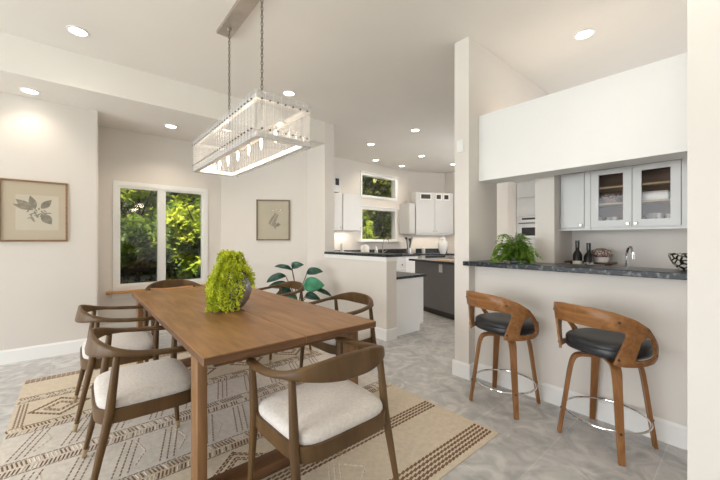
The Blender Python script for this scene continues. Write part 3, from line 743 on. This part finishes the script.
def tumbler(x, y, z, h=.075, r=.026, label='', grp=None, m='drink'):
    o = MB().lathe([(r * .75, 0), (r, h), (r * .9, h), (r * .68, .006)], 14).build('glass_tumbler', M[m], smooth=True)
    return tag(o, label, 'glass', grp, (x, y, z))
for k in range(4): tumbler(Xs + .10 + .07 * (k % 2), .19 + .20 + k * .045 - .02, Zs + .02, .09, .022, 'glass on the bottom shelf behind the right glass door', 'glasses behind the right cabinet door')
for k in range(3): tumbler(Xs + .10 + .06 * (k % 2), .19 + .55 + k * .055, Zs + .02, .08, .024, 'glass on the bottom shelf behind the left glass door', 'glasses behind the left cabinet door')
o = MB().lathe([(.03, 0), (.07, .05), (.075, .075), (.07, .075), (.028, .01)], 22).build('serving_bowl', M['basket'], smooth=True); tag(o, 'brown bowl on the middle shelf behind the left glass door', 'bowl', None, (Xs + .13, .19 + .585, Zs + .213))
B_0 = MB().box((-.06, -.105, 0), (.06, .105, .075)).build('serving_dish', M['china'], bevel=.012); tag(B_0, 'white rectangular dish on the middle shelf behind the right glass door', 'dish', None, (Xs + .12, .19 + .315, Zs + .213))
o = MB().lathe([(.02, 0), (.05, .03), (.06, .10), (.055, .10), (.018, .01)], 20).build('glass_vase', M['drink'], smooth=True); tag(o, 'small vase at the bottom of the right glass-door cabinet', 'vase', None, (Xs + .20, .19 + .31, Zs + .02))
# faucet
t = thing('bar_faucet', 'chrome gooseneck faucet behind the bar ledge', 'faucet', (3.42, .655, .91))
MB().lathe([(.024, 0), (.024, .008), (.014, .012), (.013, .05), (.011, .052)], 18).build('base', M['chrome'], t, smooth=True)
MB().tube(spline([(0, 0, .04), (0, 0, .18), (-.005, -.003, .25), (-.03, -.02, .29), (-.065, -.04, .29), (-.085, -.052, .26), (-.088, -.054, .235)], 6), .0085, 12).build('spout', M['chrome'], t, smooth=True)
MB().tube([(-.088, -.054, .24), (-.088, -.054, .20)], [.011, .012], 12).build('spray_head', M['steel'], t, smooth=True)
MB().tube([(0, .012, .035), (0, .05, .05)], .005, 8).build('handle', M['chrome'], t, smooth=True)
# bottles, tray, basket
def bottle(x, y, z, h, r, lab, lm):
    t = thing('wine_bottle', lab, 'bottle', (x, y, z))
    MB().lathe([(r * .9, 0), (r, .006), (r, h * .64), (r * .8, h * .70), (r * .42, h * .76), (r * .38, h * .96), (r * .45, h * .965), (r * .45, h), (.002, h)], 20).build('glass_body', M['winebottle'], t, smooth=True)
    MB().lathe([(r + .0006, h * .2), (r + .0008, h * .5)], 20).build('paper_label', M[lm], t, smooth=True)
    MB().lathe([(r * .44, h * .82), (r * .47, h * 1.002), (.002, h * 1.003)], 14).build('foil_cap', M['black'], t, smooth=True)
bottle(3.28, .965, .91, .345, .035, 'tall dark wine bottle with pale label, left of the two bottles behind the bar', 'label_w')
bottle(3.30, .888, .91, .325, .036, 'dark wine bottle with black printed label, right of the two bottles behind the bar', 'label_b')
t = thing('footed_tray', 'dark wooden footed tray behind the wine bottles', 'tray', (3.42, .915, .91))
B('tray_board', 'tray', (-.05, -.18, .145), (.10, .18, .16), t, bevel=.004)
for y in (-.13, .13): B('foot', 'tray', (-.03, y - .01, 0), (.08, y + .01, .145), t)
t = thing('lidded_basket', 'red-brown patterned basket with white jar on the tray beside the bottles', 'basket', (3.44, .835, 1.07))
MB().lathe([(.05, 0), (.062, .04), (.058, .06)], 20).build('jar', M['china'], t, smooth=True)
MB().lathe([(.07, .045), (.082, .065), (.07, .10), (.03, .118), (.002, .12)], 22).build('lid', M['basket'], t, smooth=True)
o = MB().lathe([(.022, 0), (.026, .004), (.055, .04), (.078, .09), (.075, .107), (.069, .09), (.047, .045), (.014, .012)], 28).build('patterned_bowl', M['bowlpat'], smooth=True)
tag(o, 'black and white patterned bowl at the right end of the bar ledge', 'bowl', None, (2.93, .272, 1.068))
# fern
t = thing('potted_fern', 'bushy green fern in a small pot on the left end of the bar ledge', 'plant', (2.86, 1.31, 1.068))
MB().lathe([(.035, 0), (.04, .005), (.045, .035), (.04, .035), (.038, .02)], 20).build('pot', M['pot'], t, smooth=True)
lf, sf = MB(), MB(); rr = random.Random(5)
for k in range(125):
    a = rr.uniform(0, 2 * PI); L = rr.uniform(.07, .22); up_ = rr.uniform(-.01, .18) * (1.25 if L < .17 else .8)
    d = Vector((math.cos(a), math.sin(a), 0))
    if d.x > 0.3: L *= .8
    P = spline([(0, 0, .03), tuple(d * L * .35 + Vector((0, 0, .03 + up_ * .8))), tuple(d * L * .75 + Vector((0, 0, .03 + up_))), tuple(d * L + Vector((0, 0, max(.006, up_ * .6))))], 6)
    sf.tube(P, .0015, 4); n = Vector((-d.y, d.x, 0))
    for i, p in enumerate(P[3:]):
        u = i / (len(P) - 3); s = .034 * math.sin(PI * (.15 + .8 * u)) + .004
        for sg in (-1, 1):
            q = p + n * sg * s + Vector((0, 0, -.008 + rr.uniform(-.006, .006))) + d * .008; w2 = d * .0075
            lf.add([p - w2, q - w2 * .3, q + w2 * .6, p + w2], [(0, 1, 2, 3)])
lf.build('fronds', M['fern'], t); sf.build('stems', M['fern'], t)

# ------------------------------------------------------------------ bar stools
def make_stool(label):
    t = thing('bar_stool', label, 'stool', (0, 0, 0), 0, 'bentwood bar stools with black seats')
    # local: faces +X; back centre toward -X
    half_o = [(0, .868), (22, .866), (42, .853), (62, .820), (80, .768), (95, .700), (106, .645), (110, .600), (108, .572), (98, .556), (75, .548), (54, .546), (42, .550), (42, .562), (46, .62), (50, .67), (53, .715), (53, .738), (48, .748), (30, .752), (0, .755)]
    hole = [(66, .588), (68, .635), (71, .685), (76, .713), (82, .718), (89, .695), (96, .65), (101, .612), (102, .598), (98, .588), (84, .580), (69, .580)]
    def dens(P, closed=True):
        out = []; n = len(P)
        for i in range(n if closed else n - 1):
            a, b = P[i], P[(i + 1) % n]; k = max(1, int(max(abs(a[0] - b[0]) / 4, abs(a[1] - b[1]) / .02)))
            for q in range(k): out.append((a[0] + (b[0] - a[0]) * q / k, a[1] + (b[1] - a[1]) * q / k))
        return out
    outer = half_o + [(-x, z) for x, z in half_o[-2:0:-1]]
    loops = [dens(outer), dens(hole), dens([(-x, z) for x, z in hole])]
    bm = bmesh.new(); edges = []
    for lp in loops:
        vs = [bm.verts.new((x * .01, z * 2.2, 0)) for x, z in lp]
        for i in range(len(vs)): edges.append(bm.edges.new((vs[i], vs[(i + 1) % len(vs)])))
    bmesh.ops.triangle_fill(bm, edges=edges, use_beauty=True, use_dissolve=False)
    for k in range(-27, 28):
        g = list(bm.verts) + list(bm.edges) + list(bm.faces)
        bmesh.ops.bisect_plane(bm, geom=g, plane_co=(k * .04 + .0013, 0, 0), plane_no=(1, 0, 0), dist=1e-5)
    for v in bm.verts:
        ph = math.radians(v.co.x * 100); z = v.co.y / 2.2
        r = .232 + .030 * max(0, min(1, (z - .56) / .25)) + .006 * abs(math.sin(ph))
        sq = 1.0 + .04 * math.sin(2 * ph) ** 2
        v.co = Vector((-r * sq * math.cos(ph), r * sq * math.sin(ph), z))
    me = bpy.data.meshes.new('backrest_shell'); bm.to_mesh(me); bm.free(); me.materials.append(M['stool'])
    o = bpy.data.objects.new('backrest_shell', me); C.objects.link(o); o.parent = t
    me.polygons.foreach_set('use_smooth', [True] * len(me.polygons))
    md = o.modifiers.new('ply', 'SOLIDIFY'); md.thickness = .014; md.offset = 0
    bv = o.modifiers.new('edge', 'BEVEL'); bv.width = .002; bv.segments = 1; bv.limit_method = 'ANGLE'; bv.angle_limit = 1.0
    # screws
    for ph, z in ((47, .585), (-47, .585), (46, .80), (-46, .80), (104, .60), (-104, .60)):
        p = math.radians(ph); r = (.232 + .030 * max(0, min(1, (z - .56) / .25)) + .006 * abs(math.sin(p))) * (1 + .04 * math.sin(2 * p) ** 2)
        d = Vector((-math.cos(p), math.sin(p), 0))
        MB().tube([d * (r + .004) + Vector((0, 0, z)), d * (r + .010) + Vector((0, 0, z))], .0075, 10).build('screw', M['dark'], o)
    # seat
    N = 48; 
    def sp(a, s): 
        x, y = math.cos(a), math.sin(a); k = (abs(x) ** 2.6 + abs(y) ** 2.6) ** (-1 / 2.6); return (x * k * .212 * s + .018, y * k * .208 * s)
    rings = [[(*sp(2 * PI * k / N, s), z) for k in range(N)] for s, z in ((.80, .566), (.97, .572), (1.0, .584), (1.0, .610), (.985, .616), (1.0, .622), (.99, .638), (.93, .651), (.80, .657), (.5, .655), (.02, .652))]
    MB().loft(rings).build('seat_cushion', M['leather'], t, smooth=True, angle=60)
    MB().lathe([(.085, .535), (.085, .56)], 24).build('swivel_plate', M['dark'], t)
    b = thing_child('leg_base', t)
    for k in range(4):
        a = PI / 4 + k * PI / 2; d = Vector((math.cos(a), math.sin(a), 0)); n = Vector((-d.y, d.x, 0))
        pts = spline([tuple(d * .02 + Vector((0, 0, .527))), tuple(d * .11 + Vector((0, 0, .527))), tuple(d * .155 + Vector((0, 0, .518))), tuple(d * .178 + Vector((0, 0, .49))), tuple(d * .195 + Vector((0, 0, .42))), tuple(d * .225 + Vector((0, 0, .21))), tuple(d * .256 + Vector((0, 0, .0)))], 6)
        rings = []
        for i, p in enumerate(pts):
            q = pts[min(i + 1, len(pts) - 1)] - pts[max(i - 1, 0)]; q.normalize(); nn = n; o2 = q.cross(nn).normalized(); u = i / (len(pts) - 1)
            wd = .026 - .009 * max(0, (u - .5) / .5) + (0 if u > .3 else 0); th = .010
            if i == len(pts) - 1: o2 = d; 
            rings.append([p + nn * wd + o2 * th, p - nn * wd + o2 * th, p - nn * wd - o2 * th, p + nn * wd - o2 * th])
        lg = MB().loft(rings).build('leg', M['stoolv'], t, bevel=.003, seg=1)
        p = d * .243 + Vector((0, 0, .165)); MB().tube([p, p + d * .006], .006, 8).build('leg_bolt', M['dark'], lg)
    bpy.data.objects.remove(b)
    MB().tube([(.222 * math.cos(2 * PI * k / 48), .222 * math.sin(2 * PI * k / 48), .165) for k in range(48)], .0065, 10, loop=True).build('foot_ring', M['chrome'], t, smooth=True)
    return t
def thing_child(n, p):
    o = bpy.data.objects.new(n, None); C.objects.link(o); o.parent = p; return o
st = make_stool('bentwood bar stool with black seat on the right, nearer the camera')
st.location = (2.545, .595, 0); st.rotation_euler = (0, 0, math.radians(-15))
def swivel(root, a):
    for c_ in root.children:
        if c_.name.startswith(('backrest_shell', 'seat_cushion')): c_.rotation_euler = (0, 0, math.radians(a))
swivel(st, -5)
st2 = dup(st, (2.54, 1.245, 0), math.radians(-1), 'bentwood bar stool with black seat on the left, next to the wall column')
swivel(st2, -16)

# ------------------------------------------------------------------ kitchen
def cabrow(name, label, cat, loc, rz, w, d, z0, z1, nd, kn='bottom', grp=None, top=None, knobs=True):
    t = thing(name, label, cat, loc, rz, grp)
    B('body', 'cab', (0, .0, z0), (w, d, z1), t)
    for k in range(nd):
        a = w * k / nd + .004; b = w * (k + 1) / nd - .004
        dr = B('door', 'cab', (a, -.02, z0 + .01), (b, 0, z1 - .01), t, bevel=.003, seg=1)
        if knobs:
            x = b - .04 if k % 2 == 0 else a + .04; z = z0 + .07 if kn == 'bottom' else z1 - .07
            MB().lathe([(.014, 0), (.014, .012), (.002, .014)], 10).build('knob', M['nickel'], dr).matrix_local = Matrix.Translation((x, -.02, z)) @ Matrix.Rotation(PI / 2, 4, 'X')
    return t
# counter on the pony wall
t = thing('raised_counter', 'black granite counter on top of the half wall', 'counter', (2.93, 2.93, 1.04))
B('slab', 'granite', (0, 0, .005), (.30, 1.365, .04), t, bevel=.004, seg=1); B('cap_trim', 'trim', (.008, .008, -.05), (.212, 1.365, .005), t)
# desk cabinet
t = thing('desk_cabinet', 'low white kitchen desk cabinet with black top beside the half wall', 'cabinet', (3.135, 3.0, 0))
B('body', 'white', (0, 0, .1), (.60, 1.2, .745), t); B('base', 'white', (0, 0, 0), (.52, 1.2, .1), t)
B('countertop', 'granite', (0, -.02, .745), (.64, 1.2, .777), t, bevel=.003, seg=1)
for k in range(2): 
    d = B('door', 'cab', (.60, .02 + .59 * k, .12), (.618, .59 + .59 * k, .73), t)
# window run
t = thing('sink_base_cabinets', 'white base cabinets with black counter under the kitchen window', 'cabinet', (3.135, 5.30, 0))
B('body', 'white', (0, .0, .1), (3.25, .64, .875), t); B('toe_kick', 'toe', (0, .06, 0), (3.25, .64, .1), t)
B('countertop', 'granite', (0, -.03, .875), (3.32, .64, .91), t); tag(B('stone_backsplash', 'granite', (3.14, 5.92, .91), (6.74, 5.95, 1.03)), 'black stone strip on the wall behind the kitchen window counter', 'backsplash')
for k in range(5):
    dr = B('drawer', 'cab', (.02 + k * .56, -.02, .60), (.56 + k * .56, 0, .86), t, bevel=.003, seg=1)
    for q in (.14, .40): MB().lathe([(.016, 0), (.016, .014), (.002, .016)], 10).build('knob', M['dark'], dr).matrix_local = Matrix.Translation((.02 + k * .56 + q, -.02, .68)) @ Matrix.Rotation(PI / 2, 4, 'X')
    B('door', 'cab', (.02 + k * .56, -.02, .13), (.56 + k * .56, 0, .58), t, bevel=.003, seg=1)
# angled run
AW = Vector((.8988, -.4384, 0)); angA = math.atan2(AW.y, AW.x)
t = thing('angled_base_cabinets', 'white base cabinets with cooktop counter along the far angled kitchen wall', 'cabinet', (6.60, 5.33, 0), angA)
B('body', 'cab', (0, .0, .1), (.92, .53, .875), t); B('toe_kick', 'toe', (0, .05, 0), (.92, .53, .1), t)
B('countertop', 'granite', (-.02, -.03, .875), (.92, .53, .91), t); tag(B('stone_backsplash', 'granite', (0.06, .53, .91), (.98, .545, 1.03)), 'black stone strip on the angled kitchen wall behind the white jars', 'backsplash', None, (6.60, 5.33, 0), angA)
B('cooktop_panel', 'black', (.08, -.035, .80), (.62, -.0, .868), t); 
B('oven_front', 'steel', (.08, -.03, .2), (.62, 0, .79), t)
# upper cabinets
t = cabrow('upper_cabinet', 'white wall cabinet left of the kitchen window', 'cabinet', (4.30, 5.62, 0), 0, .53, .33, 1.46, 2.25, 1)
t = cabrow('upper_cabinet', 'narrow white corner wall cabinet left of the kitchen window, beside the dividing wall', 'cabinet', (3.92, 5.62, 0), 0, .37, .33, 1.46, 2.25, 1)
t = thing('transom_cabinet', 'small white cabinet with a dark window high beside the dividing wall', 'cabinet', (3.90, 5.62, 2.27))
B('body', 'cab', (0, 0, 0), (.34, .32, .36), t); B('window_pane', 'black', (.22, -.008, .14), (.31, 0, .28), t)
t = cabrow('upper_cabinet', 'narrow white wall cabinet right of the kitchen window', 'cabinet', (6.42, 5.62, 0), 0, .22, .32, 1.42, 2.20, 1, knobs=False)
t = cabrow('upper_cabinet', 'wide white wall cabinet on the angled wall, with small dark transom panes', 'cabinet', (6.66, 5.60, 0), angA, 1.07, .33, 1.42, 2.50, 2)
for a, b in ((.14, .40), (.58, .70), (.80, .92)):
    f = B('transom_frame', 'trim', (a - .03, -.03, 2.30), (b + .03, -.02, 2.47), t); B('transom_pane', 'dark', (a, -.034, 2.33), (b, -.03, 2.44), f)
B('light_rail', 'cab', (0, -.02, 1.385), (.98, .0, 1.42), t)
# right wall kitchen run
t = thing('right_base_cabinets', 'white base cabinets at the right kitchen wall behind the island', 'cabinet', (7.12, 3.2, 0))
B('body', 'cab', (0, 0, .1), (.60, 1.6, .875), t); B('countertop', 'granite', (-.03, 0, .875), (.60, 1.6, .91), t); B('toe_kick', 'toe', (.05, 0, 0), (.6, 1.6, .1), t)
# tall oven tower seen through the bar opening
struct(B('wall_fridge_side', 'wall', (5.55, 2.52, 0), (6.2, 2.66, HC)))
t = thing('oven_tower', 'tall white cabinet with a built-in steel oven seen through the bar opening', 'cabinet', (5.50, 1.80, 0))
B('body', 'cab', (.02, 0, 0), (.65, .70, 2.6), t)
for a, b in ((.1, 1.27), (1.65, 1.93), (1.945, 2.30)): B('door', 'cab', (0, .01, a), (.02, .69, b), t, bevel=.003, seg=1)
ov = B('oven', 'steel', (-.01, .02, 1.29), (.02, .68, 1.64), t)
B('oven_window', 'black', (-.014, .10, 1.33), (-.01, .60, 1.46), ov); B('control_panel', 'dark', (-.014, .1, 1.585), (-.01, .6, 1.615), ov)
MB().tube([(-.04, .06, 1.53), (-.04, .64, 1.53)], .01, 8).build('oven_handle', M['chrome'], ov, smooth=True)
# island (slightly rotated)
e = Vector((-.235, -.972, 0)); angI = math.atan2(-e.x, e.y) 
t = thing('kitchen_island', 'charcoal grey kitchen island with a black counter', 'island', (4.62, 4.05, 0), math.atan2(e.y, e.x))
# local +X runs toward the viewer, local +Y into the kitchen
B('body', 'grey', (.06, .10, .1), (1.42, .85, .885), t); B('toe_kick', 'toe', (.09, .15, 0), (1.40, .80, .1), t)
B('countertop', 'granite', (0, 0, .885), (1.46, .92, .92), t, bevel=.003, seg=1)
o = B('outlet_plate', 'plate', (.72, .094, .73), (.80, .10, .86), t)
o = B('cutting_board', 'board', (0, 0, 0), (.34, .24, .02), bevel=.004); tag(o, 'pale wooden cutting board on the near end of the grey island', 'cutting board', None, (4.45, 3.05, .92), .2)
# counter-top objects
zc = .91
def gl(name, label, cat, loc, prof, m, n=22): return tag(MB().lathe(prof, n).build(name, M[m], smooth=True, angle=50), label, cat, None, loc)
gl('canister', 'white canister on the counter left of the kitchen faucet', 'canister', (4.88, 5.55, zc), [(.085, 0), (.095, .01), (.095, .19), (.085, .20), (.08, .225), (.02, .235), (.015, .26), (.002, .262)], 'ceramic')
gl('soap_dispenser', 'small white bottle between the canister and the kitchen faucet', 'dispenser', (5.22, 5.55, zc), [(.035, 0), (.038, .01), (.038, .14), (.012, .16), (.010, .21), (.002, .212)], 'ceramic')
gl('paper_towel_roll', 'slim white roll under the left kitchen wall cabinet', 'paper towel', (4.32, 5.66, zc), [(.05, 0), (.05, .01), (.035, .012), (.035, .26), (.01, .262), (.008, .30), (.002, .302)], 'ceramic')
t = thing('kitchen_faucet', 'nickel gooseneck faucet in front of the lower kitchen window', 'faucet', (5.50, 5.62, zc))
MB().lathe([(.03, 0), (.03, .01), (.016, .02), (.014, .06)], 16).build('base', M['nickel'], t, smooth=True)
MB().tube(spline([(0, 0, .04), (0, 0, .26), (.02, -.02, .35), (.07, -.04, .38), (.12, -.06, .35), (.135, -.07, .27)], 5), .013, 10).build('spout', M['nickel'], t, smooth=True)
MB().tube([(.0, -.01, .06), (.09, -.03, .10)], .008, 8).build('handle', M['nickel'], t, smooth=True)
t = thing('utensil_crock', 'silver utensils standing on the counter right of the kitchen window', 'utensils', (6.38, 5.58, zc))
MB().lathe([(.06, 0), (.07, .01), (.065, .15), (.06, .15), (.055, .02)], 18).build('crock', M['steel'], t, smooth=True)
for k in range(6): a = k * 1.05; MB().tube([(.02 * math.cos(a), .02 * math.sin(a), .03), (.06 * math.cos(a), .06 * math.sin(a), .27 + .03 * (k % 3)), (.075 * math.cos(a), .075 * math.sin(a), .36 + .03 * (k % 3))], [.008, .010, .034], 8).build('utensil', M['steel' if k % 2 else 'dark'], t, smooth=True)
gl('lidded_jar', 'tall white ginger jar at the right end of the kitchen counter', 'jar', (7.02, 5.02, zc), [(.06, 0), (.07, .01), (.10, .10), (.125, .22), (.11, .30), (.06, .345), (.055, .36), (.07, .365), (.06, .40), (.02, .42), (.018, .44), (.002, .445)], 'ceramic', 28)
gl('storage_jar', 'small white jar on the kitchen counter in front of the cabinets', 'jar', (6.88, 5.52, zc), [(.04, 0), (.045, .01), (.045, .14), (.02, .16), (.002, .17)], 'ceramic')
# switch on the column, floor vents
t = tag(MB().box((0, 0, 0), (.012, .07, .11)).build('wall_thermostat', M['trim'], bevel=.003), 'small white plate high on the wall column', 'wall plate', None, (2.688, 1.70, 2.07))

# ------------------------------------------------------------------ lights
def area(name, loc, rot, sx, sy, e, col=(1, 1, 1), spread=PI):
    l = bpy.data.lights.new(name, 'AREA'); l.shape = 'RECTANGLE'; l.size = sx; l.size_y = sy; l.energy = e; l.color = col; l.spread = spread
    o = bpy.data.objects.new(name, l); C.objects.link(o); o.location = loc; o.rotation_euler = rot; return o
area('daylight_left_window', (-5.2, 1.7, 1.38), (0, -PI / 2 + .22, 0), 2.3, 5.6, 250, (.93, .97, 1))
area('daylight_back_window', (-1.35, -5.2, 1.28), (PI / 2, 0, 0), 4.4, 2.3, 22, (.93, .97, 1))
area('kitchen_fill_light', (7.95, 2.0, 1.6), (0, PI / 2, 0), 1.4, 2.0, 90, (.95, .98, 1))  # fill lamp at the added side opening, brightens the kitchen
area('daylight_kitchen_back_window', (5.8, -5.2, 1.6), (PI / 2, 0, 0), 2.3, 1.4, 80, (.95, .98, 1))
for nm, loc, sx, sy, rz in (('undercabinet_light', (4.35, 5.80, 1.45), .7, .08, 0), ('undercabinet_light', (7.1, 5.50, 1.375), .9, .08, angA)):
    o = area(nm, loc, (0, 0, rz), sx, sy, 2.5, (1, .88, .72))
sun = bpy.data.lights.new('sun', 'SUN'); sun.energy = 9; sun.angle = .01; sun.color = (1, .95, .85)
o = bpy.data.objects.new('sun', sun); C.objects.link(o); o.rotation_euler = Vector((.22, .55, -.80)).to_track_quat('-Z', 'Y').to_euler()
wd = bpy.data.worlds.new('World'); SC.world = wd; wd.use_nodes = True; N = wd.node_tree.nodes; L = wd.node_tree.links
sky = N.new('ShaderNodeTexSky'); sky.sky_type = 'HOSEK_WILKIE'; sky.sun_direction = (-.22, -.55, .80); sky.turbidity = 3
L.new(sky.outputs[0], N['Background'].inputs[0]); N['Background'].inputs[1].default_value = .8

# ------------------------------------------------------------------ camera
cam = bpy.data.cameras.new('camera'); cam.lens = 333 / 720 * 36; cam.sensor_width = 36; cam.clip_start = .05
co = bpy.data.objects.new('camera', cam); C.objects.link(co); co.location = (0, 0, 1.26); co.rotation_euler = (PI / 2, 0, -math.atan(284 / 333))
SC.camera = co
SC.view_settings.view_transform = 'Standard'; SC.view_settings.look = 'None'; SC.view_settings.exposure = .31; SC.view_settings.gamma = 1
SC.view_settings.use_curve_mapping = False
